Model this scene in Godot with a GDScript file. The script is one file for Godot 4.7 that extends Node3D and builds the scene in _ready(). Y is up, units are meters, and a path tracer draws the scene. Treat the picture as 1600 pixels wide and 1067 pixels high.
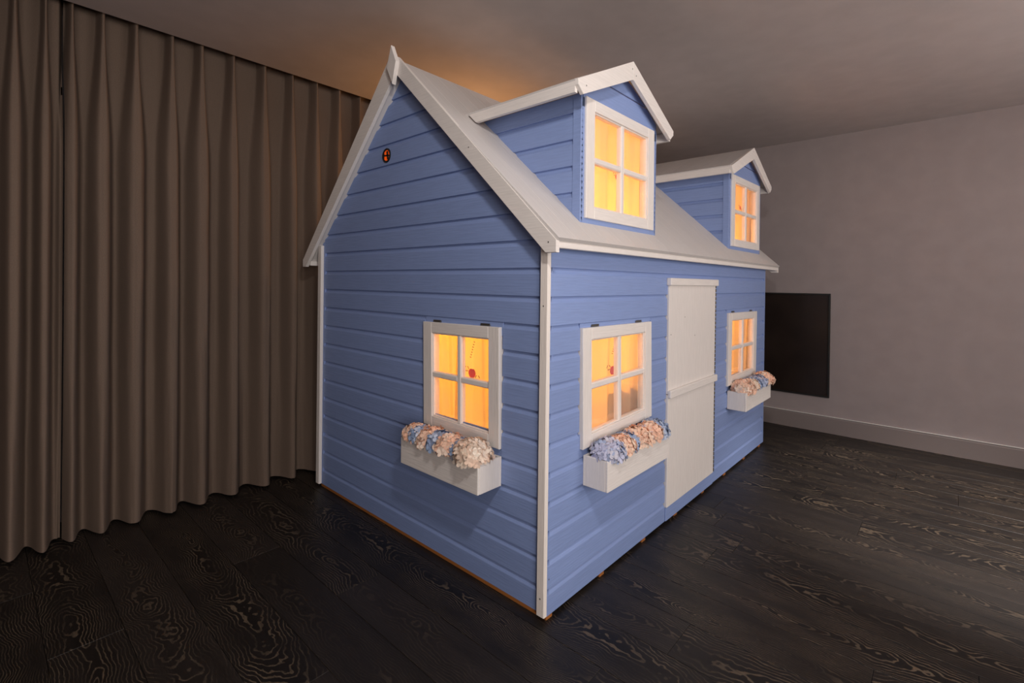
extends Node3D
# A pale blue wooden playhouse with lit windows in a dim room. Axes: the long front wall lies on z = 0
# (facing +z), the gable wall on x = 0 (facing -x); their shared corner stands at the origin. Metres, y up.

const PITCH := 0.1079          # height of one cladding board
const BASE := 0.017            # underside of the cladding
const FIRST := 0.115           # top of the lowest board
const LEN := 2.695             # front wall length
const DEP := 1.775             # gable wall width
const RIDGE_Z := -0.925
const RIDGE_Y := 2.314
const EAVE_Z := 0.075
const EAVE_Y := 1.405
const BACK_Z := -1.90
const BACK_Y := 1.365
const CEIL := 2.532
const WALL_X := 3.385

var M := {}
var rng := RandomNumberGenerator.new()
var used := {}

# ---------------------------------------------------------------- entry
func _ready() -> void:
	rng.seed = 7
	var cam := Camera3D.new()
	cam.name = "camera"
	add_child(cam)
	var f := 756.245
	var right := Vector3(0.652721, 0.012613, 0.757493)
	var up := Vector3(-0.005073, 0.999912, -0.012277)
	var ahead := Vector3(0.757581, -0.004171, -0.652728)
	cam.transform = Transform3D(Basis(right, up, -ahead), Vector3(-1.38416, 1.2425, 1.11405)).orthonormalized()
	cam.projection = Camera3D.PROJECTION_FRUSTUM
	cam.keep_aspect = Camera3D.KEEP_HEIGHT
	cam.near = 0.05
	cam.far = 60.0
	cam.size = 1067.0 / f * cam.near
	cam.frustum_offset = Vector2((800.0 - 835.418) / f, -(533.5 - 446.066) / f) * cam.near
	cam.current = true
	var we := WorldEnvironment.new()
	we.name = "world"
	var env := Environment.new()
	env.background_mode = Environment.BG_COLOR
	env.background_color = Color(0.01, 0.012, 0.02)
	env.tonemap_mode = Environment.TONE_MAPPER_LINEAR
	env.tonemap_exposure = 1.0
	env.sdfgi_enabled = true
	env.ssao_enabled = true
	env.ssil_enabled = true
	we.environment = env
	add_child(we)
	materials()
	room_lights()
	room()
	floor_planks()
	room_curtains()
	playhouse()
	window_boxes()

# room lamps: two ceiling spotlights behind and above the camera, a standing uplighter to the right
const KEY := Vector3(-1.02, 2.50, 1.13)
func room_lights() -> void:
	var warm := Color(1.0, 0.97, 0.95)
	downlight(KEY, 2.1, warm, Vector3(0.55, -0.95, -0.62), 68.0, "round white ceiling spotlight above the near corner of the room")
	fill_window(1, -2.2, 1.6, 6.4)
	fill_window(2, 1.3, 1.6, 3.8)
	downlight(Vector3(2.2, 2.50, 1.80), 8.0, warm, Vector3(0.0, -1.0, -0.24), 28.0, "round white ceiling spotlight near the right wall")
	uplighter(Vector3(1.5, 0, 2.5), 0.42, "slim black standing uplighter before the wall facing the playhouse")
	clip_lamp(Vector3(0.95, 1.85, -1.53), 0.15)

# ---------------------------------------------------------------- mesh helper
class MB:
	var v := PackedVector3Array()
	var n := PackedVector3Array()
	var u := PackedVector2Array()
	var c := PackedColorArray()
	var col := Color.WHITE
	var tinted := false
	func tri(a: Vector3, b: Vector3, d: Vector3, hint: Vector3, ua := Vector2.INF, ub := Vector2.INF, ud := Vector2.INF) -> void:
		var k := (b - a).cross(d - a)
		if k.length() < 1e-12:
			return
		k = k.normalized()
		if k.dot(hint) < 0.0:
			var t := b; b = d; d = t
			var w := ub; ub = ud; ud = w
			k = -k
		if ua == Vector2.INF:
			ua = flat(a, k); ub = flat(b, k); ud = flat(d, k)
		v.append(a); v.append(d); v.append(b)
		u.append(ua); u.append(ud); u.append(ub)
		for i in 3:
			n.append(k); c.append(col)
	func flat(p: Vector3, k: Vector3) -> Vector2:
		var q := k.abs()
		if q.x > q.y and q.x > q.z: return Vector2(p.z, p.y)
		if q.y > q.z: return Vector2(p.x, p.z)
		return Vector2(p.x, p.y)
	func quad(a: Vector3, b: Vector3, d: Vector3, e: Vector3, hint: Vector3) -> void:
		tri(a, b, d, hint); tri(a, d, e, hint)
	# rings of equal length joined one after another, with closed ends
	func loft(rings: Array, caps := true) -> void:
		for r in rings.size() - 1:
			var A: PackedVector3Array = rings[r]
			var B: PackedVector3Array = rings[r + 1]
			var mid := Vector3.ZERO
			for i in A.size(): mid += A[i] + B[i]
			mid /= 2.0 * A.size()
			for i in A.size():
				var j := (i + 1) % A.size()
				var fc := (A[i] + A[j] + B[i] + B[j]) / 4.0
				tri(A[i], A[j], B[j], fc - mid); tri(A[i], B[j], B[i], fc - mid)
		if caps:
			cap(rings[0], rings[1]); cap(rings[-1], rings[-2])
	func cap(A: PackedVector3Array, B: PackedVector3Array) -> void:
		var ca := Vector3.ZERO
		var cb := Vector3.ZERO
		for i in A.size(): ca += A[i]; cb += B[i]
		ca /= A.size(); cb /= A.size()
		for i in A.size():
			tri(ca, A[i], A[(i + 1) % A.size()], ca - cb)
	# a box between two corners with chamfered edges all round
	func box(lo: Vector3, hi: Vector3, ch := 0.002) -> void:
		var c0 := Vector3(minf(lo.x, hi.x), minf(lo.y, hi.y), minf(lo.z, hi.z))
		var c1 := Vector3(maxf(lo.x, hi.x), maxf(lo.y, hi.y), maxf(lo.z, hi.z))
		var s := c1 - c0
		var k := minf(ch, minf(s.x, minf(s.y, s.z)) * 0.4)
		var rings := []
		for e in [[0.0, k], [k, 0.0], [s.y - k, 0.0], [s.y, k]]:
			var i: float = e[1]
			var y: float = c0.y + e[0]
			var a := c0 + Vector3(i, 0, i)
			var b := c1 - Vector3(i, 0, i)
			var q := minf(k, 0.4 * minf(b.x - a.x, b.z - a.z))
			rings.append(PackedVector3Array([Vector3(a.x + q, y, a.z), Vector3(b.x - q, y, a.z), Vector3(b.x, y, a.z + q), Vector3(b.x, y, b.z - q),
				Vector3(b.x - q, y, b.z), Vector3(a.x + q, y, b.z), Vector3(a.x, y, b.z - q), Vector3(a.x, y, a.z + q)]))
		loft(rings)
	# a flat polygon given in space, thickened along d, its front edge chamfered
	func plate(pts: PackedVector3Array, d: Vector3, ch := 0.002) -> void:
		var m := Vector3.ZERO
		for p in pts: m += p
		m /= pts.size()
		var a := PackedVector3Array()
		var b := PackedVector3Array()
		var e := PackedVector3Array()
		for p in pts:
			a.append(p)
			b.append(p + d - d.normalized() * ch)
			e.append(p + d + (m - p).normalized() * ch)
		loft([a, b, e])
	# a straight bar with a chamfered section; w along side, h along up
	func bar(a: Vector3, b: Vector3, side: Vector3, upv: Vector3, w: float, h: float, ch := 0.002) -> void:
		var rings := []
		for p in [a, b]:
			var r := PackedVector3Array()
			for q in [[-w / 2 + ch, -h / 2], [w / 2 - ch, -h / 2], [w / 2, -h / 2 + ch], [w / 2, h / 2 - ch], [w / 2 - ch, h / 2], [-w / 2 + ch, h / 2], [-w / 2, h / 2 - ch], [-w / 2, -h / 2 + ch]]:
				r.append(p + side * q[0] + upv * q[1])
			rings.append(r)
		loft(rings)
	# surface of revolution about an axis through o; profile of (radius, height)
	func lathe(o: Vector3, axis: Vector3, prof: Array, seg := 20) -> void:
		var s := axis.cross(Vector3(0.31, 0.2, 0.93)).normalized()
		var t := axis.cross(s).normalized()
		for k in prof.size() - 1:
			for i in seg:
				var a0 := TAU * i / seg
				var a1 := TAU * (i + 1) / seg
				var p0: Vector2 = prof[k]
				var p1: Vector2 = prof[k + 1]
				var d0 := s * cos(a0) + t * sin(a0)
				var d1 := s * cos(a1) + t * sin(a1)
				var out := (d0 + d1) * (p1.y - p0.y) - axis * 2.0 * (p1.x - p0.x)
				var A := o + d0 * p0.x + axis * p0.y
				var B := o + d1 * p0.x + axis * p0.y
				var C := o + d1 * p1.x + axis * p1.y
				var D := o + d0 * p1.x + axis * p1.y
				tri(A, B, C, out); tri(A, C, D, out)
	func tube(pts: Array, r: float, seg := 6) -> void:
		var rings := []
		for i in pts.size():
			var d: Vector3 = (pts[mini(i + 1, pts.size() - 1)] - pts[maxi(i - 1, 0)]).normalized()
			var s := d.cross(Vector3(0.3, 0.8, 0.52)).normalized()
			var t := d.cross(s)
			var ring := PackedVector3Array()
			for k in seg:
				ring.append(pts[i] + (s * cos(TAU * k / seg) + t * sin(TAU * k / seg)) * r)
			rings.append(ring)
		loft(rings)
	# a grid of points with smooth normals
	func sheet(g: Array, hint: Vector3) -> void:
		var rows := g.size()
		var cols: int = g[0].size()
		var ns := []
		for r in rows:
			var row := []
			for q in cols:
				var dx: Vector3 = g[r][mini(q + 1, cols - 1)] - g[r][maxi(q - 1, 0)]
				var dy: Vector3 = g[mini(r + 1, rows - 1)][q] - g[maxi(r - 1, 0)][q]
				var k := dx.cross(dy).normalized()
				row.append(k)
			ns.append(row)
		var sgn := 1.0 if (ns[rows / 2][cols / 2] as Vector3).dot(hint) >= 0 else -1.0
		for r in rows - 1:
			for q in cols - 1:
				var ids := [[r, q], [r, q + 1], [r + 1, q + 1], [r, q], [r + 1, q + 1], [r + 1, q]]
				var a: Vector3 = g[r][q]
				var face: Vector3 = ((g[r][q + 1] as Vector3) - a).cross((g[r + 1][q + 1] as Vector3) - a)
				if face.dot(ns[r][q] * sgn) > 0:
					ids = [ids[0], ids[2], ids[1], ids[3], ids[5], ids[4]]
				for id in ids:
					v.append(g[id[0]][id[1]]); n.append(ns[id[0]][id[1]] * sgn)
					u.append(Vector2(float(id[1]) / (cols - 1), float(id[0]) / (rows - 1))); c.append(col)
	func mesh() -> ArrayMesh:
		var a := []
		a.resize(Mesh.ARRAY_MAX)
		a[Mesh.ARRAY_VERTEX] = v
		a[Mesh.ARRAY_NORMAL] = n
		a[Mesh.ARRAY_TEX_UV] = u
		if tinted: a[Mesh.ARRAY_COLOR] = c
		var m := ArrayMesh.new()
		m.add_surface_from_arrays(Mesh.PRIMITIVE_TRIANGLES, a)
		return m

func numbered(parent: Node, called: String) -> String:
	var key := str(parent.get_instance_id()) + called
	var k: int = used.get(key, 0)
	used[key] = k + 1
	return called if k == 0 else "%s_%03d" % [called, k]

func part(parent: Node, called: String, mb: MB, mat: Material, label := "") -> MeshInstance3D:
	var o := MeshInstance3D.new()
	o.name = numbered(parent, called)
	o.mesh = mb.mesh()
	o.material_override = mat
	if label: o.set_meta("label", label)
	parent.add_child(o, true)
	return o

func group_part(parent: Node, called: String) -> Node3D:
	var o := Node3D.new()
	o.name = numbered(parent, called)
	parent.add_child(o, true)
	return o

func tag(o: Node, label: String, category: String, group := "") -> void:
	o.set_meta("label", label)
	o.set_meta("category", category)
	if group: o.set_meta("group", group)

func thing(called: String, label: String, category: String, group := "", at := Vector3.ZERO) -> Node3D:
	var o := group_part(self, called)
	o.position = at
	tag(o, label, category, group)
	return o

func struct(called: String, mb: MB, mat: Material, label: String) -> MeshInstance3D:
	var o := part(self, called, mb, mat)
	o.set_meta("kind", "structure")
	o.set_meta("label", label)
	return o

# ---------------------------------------------------------------- materials
func lin(r: float, g: float, b: float) -> Color:
	return Color(r, g, b).linear_to_srgb()

func streaks(seed_: int, w: int, h: int, fx: float, fy: float, lo: float, hi: float) -> ImageTexture:
	# seamless-enough streaky brush or grain pattern: long along x
	var nz := FastNoiseLite.new()
	nz.seed = seed_
	nz.noise_type = FastNoiseLite.TYPE_SIMPLEX
	nz.fractal_octaves = 3
	nz.frequency = 1.0
	var im := Image.create(w, h, false, Image.FORMAT_RGB8)
	for y in h:
		for x in w:
			var bx := absf(x - w * 0.5)      # mirrored, so that it repeats without a seam
			var by := absf(y - h * 0.5)
			var t := nz.get_noise_2d(bx * fx, by * fy) * 0.7 + 0.5
			var s := clampf(lerpf(lo, hi, t), 0, 1)
			im.set_pixel(x, y, Color(s, s, s))
	return ImageTexture.create_from_image(im)

func bumps(seed_: int, w: int, h: int, fx: float, fy: float, strength: float) -> ImageTexture:
	var t := streaks(seed_, w, h, fx, fy, 0.0, 1.0)
	var im := t.get_image()
	im.bump_map_to_normal_map(strength)
	return ImageTexture.create_from_image(im)

func paint(col: Color, rough: float, tex: Texture2D, nrm: Texture2D, scale: Vector3, offset := Vector3.ZERO, depth := 0.4) -> StandardMaterial3D:
	var m := StandardMaterial3D.new()
	m.albedo_color = col
	m.roughness = rough
	m.metallic_specular = 0.4
	m.albedo_texture = tex
	if nrm:
		m.normal_enabled = true
		m.normal_texture = nrm
		m.normal_scale = depth
	m.uv1_triplanar = true
	m.uv1_scale = scale
	m.uv1_offset = offset
	return m

func plain(col: Color, rough: float, metal := 0.0) -> StandardMaterial3D:
	var m := StandardMaterial3D.new()
	m.albedo_color = col
	m.roughness = rough
	m.metallic = metal
	return m

func materials() -> void:
	var brush := streaks(3, 256, 256, 0.012, 0.25, 0.965, 1.0)
	var brush_v := streaks(5, 256, 256, 0.25, 0.012, 0.965, 1.0)
	var bn := bumps(11, 256, 256, 0.012, 0.25, 1.2)
	var bnv := bumps(13, 256, 256, 0.25, 0.012, 1.2)
	M.blue = []
	for k in 5:
		var t: float = [1.0, 0.96, 1.03, 0.98, 1.01][k]
		M.blue.append(paint(lin(0.268 * t, 0.365 * t, 0.66 * t), 0.5, brush, bn, Vector3(1.6, 1.6, 1.6), Vector3(0.37 * k, 0.21 * k, 0.13 * k), 0.15))
	M.white = paint(lin(0.88, 0.83, 0.79), 0.5, brush, bn, Vector3(1.8, 1.8, 1.8), Vector3.ZERO, 0.15)
	M.white_up = paint(lin(0.88, 0.83, 0.79), 0.5, brush_v, bnv, Vector3(1.8, 1.8, 1.8), Vector3(0.3, 0.1, 0.2), 0.18)
	M.post = paint(lin(0.95, 0.88, 0.82), 0.45, brush_v, bnv, Vector3(1.8, 1.8, 1.8), Vector3(0.1, 0.1, 0.2), 0.18)
	M.roof = []
	for k in 3:
		var t: float = [1.0, 0.97, 0.985][k]
		M.roof.append(paint(lin(0.70 * t, 0.665 * t, 0.645 * t), 0.55, brush_v, bnv, Vector3(1.5, 1.5, 1.5), Vector3(0.29 * k, 0.4 * k, 0.1 * k), 0.2))
	M.raw = paint(lin(0.55, 0.36, 0.2), 0.7, brush, null, Vector3(2, 2, 2))
	M.timber = paint(lin(0.36, 0.13, 0.03), 0.7, brush, null, Vector3(3, 3, 3))
	M.black = plain(lin(0.012, 0.011, 0.01), 0.45)
	M.metal = plain(lin(0.25, 0.24, 0.22), 0.35, 0.9)
	M.brass = plain(lin(0.10, 0.08, 0.05), 0.5, 0.5)
	M.glass = plain(Color(1, 1, 1, 0.06), 0.04)
	M.glass.transparency = BaseMaterial3D.TRANSPARENCY_ALPHA
	M.fabric = plain(lin(0.85, 0.78, 0.62), 0.9)
	M.fabric.backlight = lin(1.55, 1.4, 1.1)
	M.fabric.backlight_enabled = true
	M.fabric.cull_mode = BaseMaterial3D.CULL_DISABLED
	M.apple = plain(lin(0.55, 0.02, 0.01), 0.8)
	M.apple.backlight = lin(0.3, 0.02, 0.01)
	M.apple.backlight_enabled = true
	M.thread = plain(lin(0.05, 0.02, 0.005), 0.8)
	M.ceiling = paint(lin(0.51, 0.45, 0.437), 0.95, streaks(21, 128, 128, 0.05, 0.05, 0.97, 1.0), null, Vector3(0.7, 0.7, 0.7))
	M.wall = paint(lin(0.355, 0.303, 0.298), 0.9, streaks(23, 128, 128, 0.05, 0.05, 0.97, 1.0), null, Vector3(0.7, 0.7, 0.7))
	M.skirting = plain(lin(0.24, 0.20, 0.19), 0.45)  # face toned down, its shade is put into the colour
	M.board = paint(lin(0.026, 0.0165, 0.0125), 0.3, streaks(29, 128, 128, 0.02, 0.02, 0.85, 1.0), null, Vector3(1.2, 1.2, 1.2))
	M.drape = paint(lin(0.185, 0.132, 0.10), 0.95, streaks(31, 128, 128, 0.3, 0.3, 0.9, 1.0), null, Vector3(5, 5, 5))
	M.drape.cull_mode = BaseMaterial3D.CULL_DISABLED
	M.petal = plain(Color.WHITE, 0.8)
	M.petal.vertex_color_use_as_albedo = true
	M.petal.cull_mode = BaseMaterial3D.CULL_DISABLED
	M.petal.backlight_enabled = true
	M.petal.backlight = Color(0.25, 0.2, 0.18)
	M.foam = plain(lin(0.02, 0.03, 0.018), 0.95)
	M.stem = plain(lin(0.05, 0.09, 0.03), 0.8)
	M.glow = glowing(Color(1.0, 0.62, 0.2), 4.0)
	M.lamp = glowing(Color(1.0, 0.93, 0.87), 4.0)
	M.amber = glowing(Color(1.0, 0.36, 0.05), 0.4)  # emission put in for indoor light at the round vent
	M.fill_glow = glowing(Color(1.0, 0.95, 0.92), 0.25)  # glowing panes of the added fill windows
	M.shell = plain(lin(0.75, 0.73, 0.7), 0.5)

func glowing(c: Color, e: float) -> StandardMaterial3D:
	var m := plain(c, 0.6)
	m.emission_enabled = true
	m.emission = c
	m.emission_energy_multiplier = e
	return m

# ---------------------------------------------------------------- lamps
func downlight(at: Vector3, energy: float, c: Color, dir: Vector3, angle: float, label: String) -> void:
	var t := thing("ceiling_spotlight", label, "ceiling light", "", at)
	var r := MB.new()
	r.lathe(Vector3.ZERO, Vector3.UP, [Vector2(0.04, -0.012), Vector2(0.055, -0.012), Vector2(0.06, 0.03), Vector2(0.042, 0.03), Vector2(0.04, -0.012)], 24)
	part(t, "trim_ring", r, M.shell)
	var d := MB.new()
	d.lathe(Vector3.ZERO, Vector3.UP, [Vector2(0.0, 0.008), Vector2(0.04, 0.008), Vector2(0.04, 0.02), Vector2(0.0, 0.02)], 24)
	part(t, "lens", d, M.lamp)
	var l := SpotLight3D.new()
	l.name = "spot"
	l.light_color = c
	l.light_energy = energy
	l.light_size = 0.09
	l.spot_angle = angle
	l.spot_angle_attenuation = 0.6
	l.spot_range = 14.0
	l.spot_attenuation = 2.0
	l.shadow_enabled = true
	l.position = Vector3(0, -0.02, 0)
	l.basis = Basis.looking_at(dir.normalized(), Vector3(0.1, 0.1, 1))
	t.add_child(l)

# window-shaped soft fill light, added in the unseen wall facing the playhouse
func fill_window(k: int, x: float, w: float, energy: float) -> void:
	var z := 3.4
	var y0 := 0.75
	var y1 := 2.15
	var c := Color(1.0, 0.97, 0.95)
	var o := group_part(self, "window_%d" % k)
	o.position = Vector3(x, y0, z)
	o.set_meta("kind", "structure")
	o.set_meta("label", "added window shape in the unseen wall, giving soft fill light")
	for e in [[-w / 2 - 0.05, -0.05, w / 2 + 0.05, 0.0], [-w / 2 - 0.05, y1 - y0, w / 2 + 0.05, y1 - y0 + 0.05], [-w / 2 - 0.05, 0.0, -w / 2, y1 - y0], [w / 2, 0.0, w / 2 + 0.05, y1 - y0], [-0.02, 0.0, 0.02, y1 - y0]]:
		var f := MB.new()
		f.box(Vector3(e[0], e[1], -0.03), Vector3(e[2], e[3], 0.0), 0.004)
		part(o, "fill_frame", f, M.shell)
	for sd in [-1, 1]:
		var p := MB.new()
		p.box(Vector3(0.02 * sd, 0.0, -0.008), Vector3(w / 2 * sd, y1 - y0, -0.002), 0.0005)
		part(o, "pane", p, M.fill_glow)
	var l := AreaLight3D.new()
	l.name = "fill_light"
	l.light_color = c
	l.light_energy = energy
	l.area_size = Vector2(w, y1 - y0)
	l.area_range = 14.0
	l.area_attenuation = 2.0
	l.shadow_enabled = true
	l.position = Vector3(0, (y1 - y0) / 2, -0.04)
	o.add_child(l)

func uplighter(at: Vector3, energy: float, label: String) -> void:
	var t := thing("floor_lamp", label, "floor lamp", "", at)
	var b := MB.new()
	b.lathe(Vector3.ZERO, Vector3.UP, [Vector2(0.0, 0.0), Vector2(0.15, 0.0), Vector2(0.15, 0.015), Vector2(0.03, 0.03), Vector2(0.0, 0.03)], 28)
	part(t, "base", b, M.black)
	var p := MB.new()
	p.lathe(Vector3.ZERO, Vector3.UP, [Vector2(0.012, 0.025), Vector2(0.012, 1.62)], 14)
	part(t, "pole", p, M.black)
	var s := MB.new()
	s.lathe(Vector3.ZERO, Vector3.UP, [Vector2(0.0, 1.6), Vector2(0.05, 1.61), Vector2(0.16, 1.70), Vector2(0.15, 1.705), Vector2(0.045, 1.62), Vector2(0.0, 1.615)], 28)
	part(t, "shade", s, M.shell)
	bulb(t, Vector3(0, 1.72, 0), 0.035, M.lamp, Color(1.0, 0.93, 0.9), energy)

func bulb(t: Node3D, at: Vector3, r: float, m: Material, c: Color, energy: float) -> void:
	var g := MB.new()
	var prof := []
	for i in 9:
		var a := PI * i / 8.0
		prof.append(Vector2(r * sin(a), -r * cos(a)))
	g.lathe(at, Vector3.UP, prof, 16)
	part(t, "bulb", g, m)
	var l := OmniLight3D.new()
	l.name = numbered(t, "bulb_light")
	l.light_color = c
	l.light_energy = energy
	l.light_size = r
	l.omni_range = 12.0
	l.omni_attenuation = 2.0
	l.shadow_enabled = true
	l.position = at
	t.add_child(l)

func clip_lamp(at: Vector3, energy: float) -> void:
	var t := thing("clip_lamp", "small warm globe lamp clipped to the far roof slope of the playhouse", "lamp", "", at)
	var p := MB.new()
	p.lathe(Vector3.ZERO, Vector3.UP, [Vector2(0.0, -0.118), Vector2(0.014, -0.116), Vector2(0.016, -0.09), Vector2(0.01, -0.08), Vector2(0.01, 0.05), Vector2(0.0, 0.05)], 16)
	part(t, "stand", p, M.black)
	bulb(t, Vector3(0, 0.14, 0), 0.10, M.glow, Color(1.0, 0.78, 0.52), energy)

# ---------------------------------------------------------------- room
func room() -> void:
	var X0 := -3.3
	var Z1 := 3.4
	var mb := MB.new()
	mb.box(Vector3(X0 - 0.1, CEIL, -2.03), Vector3(WALL_X + 0.1, CEIL + 0.15, Z1 + 0.1), 0.003)
	struct("ceiling", mb, M.ceiling, "plain warm grey painted ceiling with a straight edge above the curtains")
	mb = MB.new()
	mb.box(Vector3(X0 - 0.1, CEIL + 0.10, -2.40), Vector3(WALL_X + 0.1, CEIL + 0.25, -2.02), 0.002)
	struct("trim_1", mb, M.ceiling, "recessed curtain pocket over the curtain track")
	mb = MB.new()
	mb.box(Vector3(WALL_X, -0.05, -2.4), Vector3(WALL_X + 0.12, CEIL + 0.1, Z1 + 0.1), 0.002)
	struct("wall_right", mb, M.wall, "plain warm grey painted wall behind the playhouse")
	mb = MB.new()
	mb.box(Vector3(X0, -0.05, -2.42), Vector3(WALL_X, CEIL + 0.1, -2.30), 0.002)
	struct("wall_back", mb, M.wall, "wall behind the long curtains")
	mb = MB.new()
	mb.box(Vector3(X0 - 0.12, -0.05, -2.4), Vector3(X0, CEIL, Z1), 0.002)
	struct("wall_left", mb, M.wall, "plain warm grey wall on the left side of the room")
	mb = MB.new()
	mb.box(Vector3(X0, -0.05, Z1), Vector3(WALL_X, CEIL, Z1 + 0.12), 0.002)
	struct("wall_front", mb, M.wall, "plain warm grey wall facing the playhouse")
	mb = MB.new()
	# skirting with a small rounded top edge
	var rings := []
	for z in [-2.29, Z1 - 0.001]:
		rings.append(PackedVector3Array([Vector3(WALL_X, 0.0, z), Vector3(WALL_X - 0.016, 0.0, z), Vector3(WALL_X - 0.016, 0.126, z), Vector3(WALL_X - 0.013, 0.134, z), Vector3(WALL_X - 0.006, 0.138, z), Vector3(WALL_X, 0.138, z)]))
	mb.loft(rings)
	var bb := struct("baseboard_right", mb, M.skirting, "flat white skirting board along the right wall")
	mb = MB.new()
	mb.box(Vector3(WALL_X - 0.018, 0.1385, -2.29), Vector3(WALL_X, 0.1435, Z1 - 0.002), 0.0015)
	part(bb, "lit_edge", mb, M.shell)  # pale strip paints the light caught on the skirting top
	# dark panel on the wall
	var t := thing("wall_panel", "dark brown rectangular panel with a thin black frame on the grey wall", "wall panel", "", Vector3(WALL_X, 0.30, -0.13))
	var y1 := 0.887
	var zr := 0.466
	var zl := -0.47
	var p := MB.new()
	p.box(Vector3(-0.012, 0.012, zl + 0.012), Vector3(0.0, y1 - 0.012, zr - 0.012), 0.001)
	part(t, "panel", p, M.board)
	for e in [[Vector3(-0.02, 0, zl), Vector3(0, 0.014, zr)], [Vector3(-0.02, y1 - 0.014, zl), Vector3(0, y1, zr)], [Vector3(-0.02, 0.014, zl), Vector3(0, y1 - 0.014, zl + 0.014)], [Vector3(-0.02, 0.014, zr - 0.014), Vector3(0, y1 - 0.014, zr)]]:
		p = MB.new()
		p.box(e[0], e[1], 0.002)
		part(t, "frame_bar", p, M.black)

# ---------------------------------------------------------------- floor
func oak(seed_: int) -> ImageTexture:
	# cerused dark oak: pale wavy growth rings in dark brown, one face of a flat-sawn plank
	var W := 176
	var H := 1408
	var r := RandomNumberGenerator.new()
	r.seed = seed_
	var warp := FastNoiseLite.new()
	warp.seed = seed_
	warp.frequency = 1.0
	warp.fractal_octaves = 3
	var fine := FastNoiseLite.new()
	fine.seed = seed_ + 50
	fine.frequency = 1.0
	fine.fractal_octaves = 2
	var kind := seed_ % 4
	var rings := r.randf_range(13.0, 19.0)
	var c0 := r.randf_range(0.3, 0.7)
	var v0 := r.randf_range(0.15, 0.85)
	var base := r.randf_range(0.75, 1.25)
	var strength: float = [1.0, 0.85, 0.6, 0.22][kind]
	var im := Image.create(W, H, false, Image.FORMAT_RGB8)
	for y in H:
		var v := float(y) / H
		var wob := warp.get_noise_2d(v * 4.0, 3.0) * 0.22
		var lift := (v - v0) * 2.3 + warp.get_noise_2d(v * 4.0, 30.0) * 0.40 + warp.get_noise_2d(v * 14.0, 60.0) * 0.05
		for x in W:
			var u := float(x) / W
			var jag := warp.get_noise_2d(u * 3.0, v * 20.0) * 0.045 + warp.get_noise_2d(u * 9.0, v * 60.0) * 0.012
			var du := u - c0 - wob
			var d := sqrt(du * du * 2.4 + lift * lift * 0.40) + jag
			var ph := fposmod(d * rings, 1.0)
			var wide := clampf(1.0 - absf(du) * 1.5, 0.15, 1.0)
			var half := 0.10 + 0.10 * wide
			var line := 1.0 - smoothstep(half * 0.5, half, absf(ph - 0.6))
			var patch := clampf(0.62 + 1.1 * warp.get_noise_2d(u * 1.4 + 40.0, v * 5.0), 0.08, 1.0)
			var pores := fine.get_noise_2d(u * 70.0, v * 30.0)
			var tone := base * (0.85 + 0.3 * warp.get_noise_2d(u * 3.0 + 9.0, v * 3.0 + 70.0) + 0.30 * pores)
			var glow := line * strength * patch * (0.8 + 0.5 * pores)
			var dark := 1.0 - 0.55 * (1.0 - line) * wide * strength * patch
			var cr := 0.018 * tone * dark + 0.125 * glow
			var cg := 0.0138 * tone * dark + 0.092 * glow
			var cb := 0.0120 * tone * dark + 0.060 * glow
			im.set_pixel(x, y, Color(maxf(cr, 0.002), maxf(cg, 0.002), maxf(cb, 0.002)).linear_to_srgb())
	return ImageTexture.create_from_image(im)

func floor_planks() -> void:
	var sub := MB.new()
	sub.box(Vector3(-3.4, -0.12, -2.42), Vector3(WALL_X + 0.1, -0.014, 3.5), 0.001)
	var fl := struct("floor", sub, M.black, "floor of wide dark brown oak planks with pale wavy grain")
	var mats := []
	for k in 8:
		var m := StandardMaterial3D.new()
		m.albedo_texture = oak(101 + k)
		m.roughness = 0.46
		m.metallic_specular = 0.45
		mats.append(m)
	var w := 0.1955
	var joints := {-4: [-1.094], -2: [-0.375], 0: [-0.714], 1: [0.27], 5: [1.195]}
	var col := -12
	var lo := 0
	while true:
		# plank k spans from x = -0.44 + (k - 2 + ...) so that seams fall on -1.21, -0.83, -0.635, -0.44
		var x0 := -0.44 + (col - 0) * w
		if x0 > WALL_X: break
		if x0 + w > -3.3:
			var ends := [-2.30]
			var z := -2.30
			var known: Array = joints.get(col, [])
			if known.size():
				z = known[0] - 1.75
				while z < -2.2: z += 1.75
				ends.append(z)
			else:
				z += rng.randf_range(0.5, 1.8)
				ends.append(z)
			while z < 3.4:
				z += 1.75 if known.size() else rng.randf_range(1.4, 1.95)
				ends.append(minf(z, 3.4))
			for i in ends.size() - 1:
				if ends[i + 1] - ends[i] < 0.02: continue
				plank(fl, maxf(x0, -3.3), minf(x0 + w, WALL_X), ends[i], ends[i + 1], mats)
		col += 1

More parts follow.
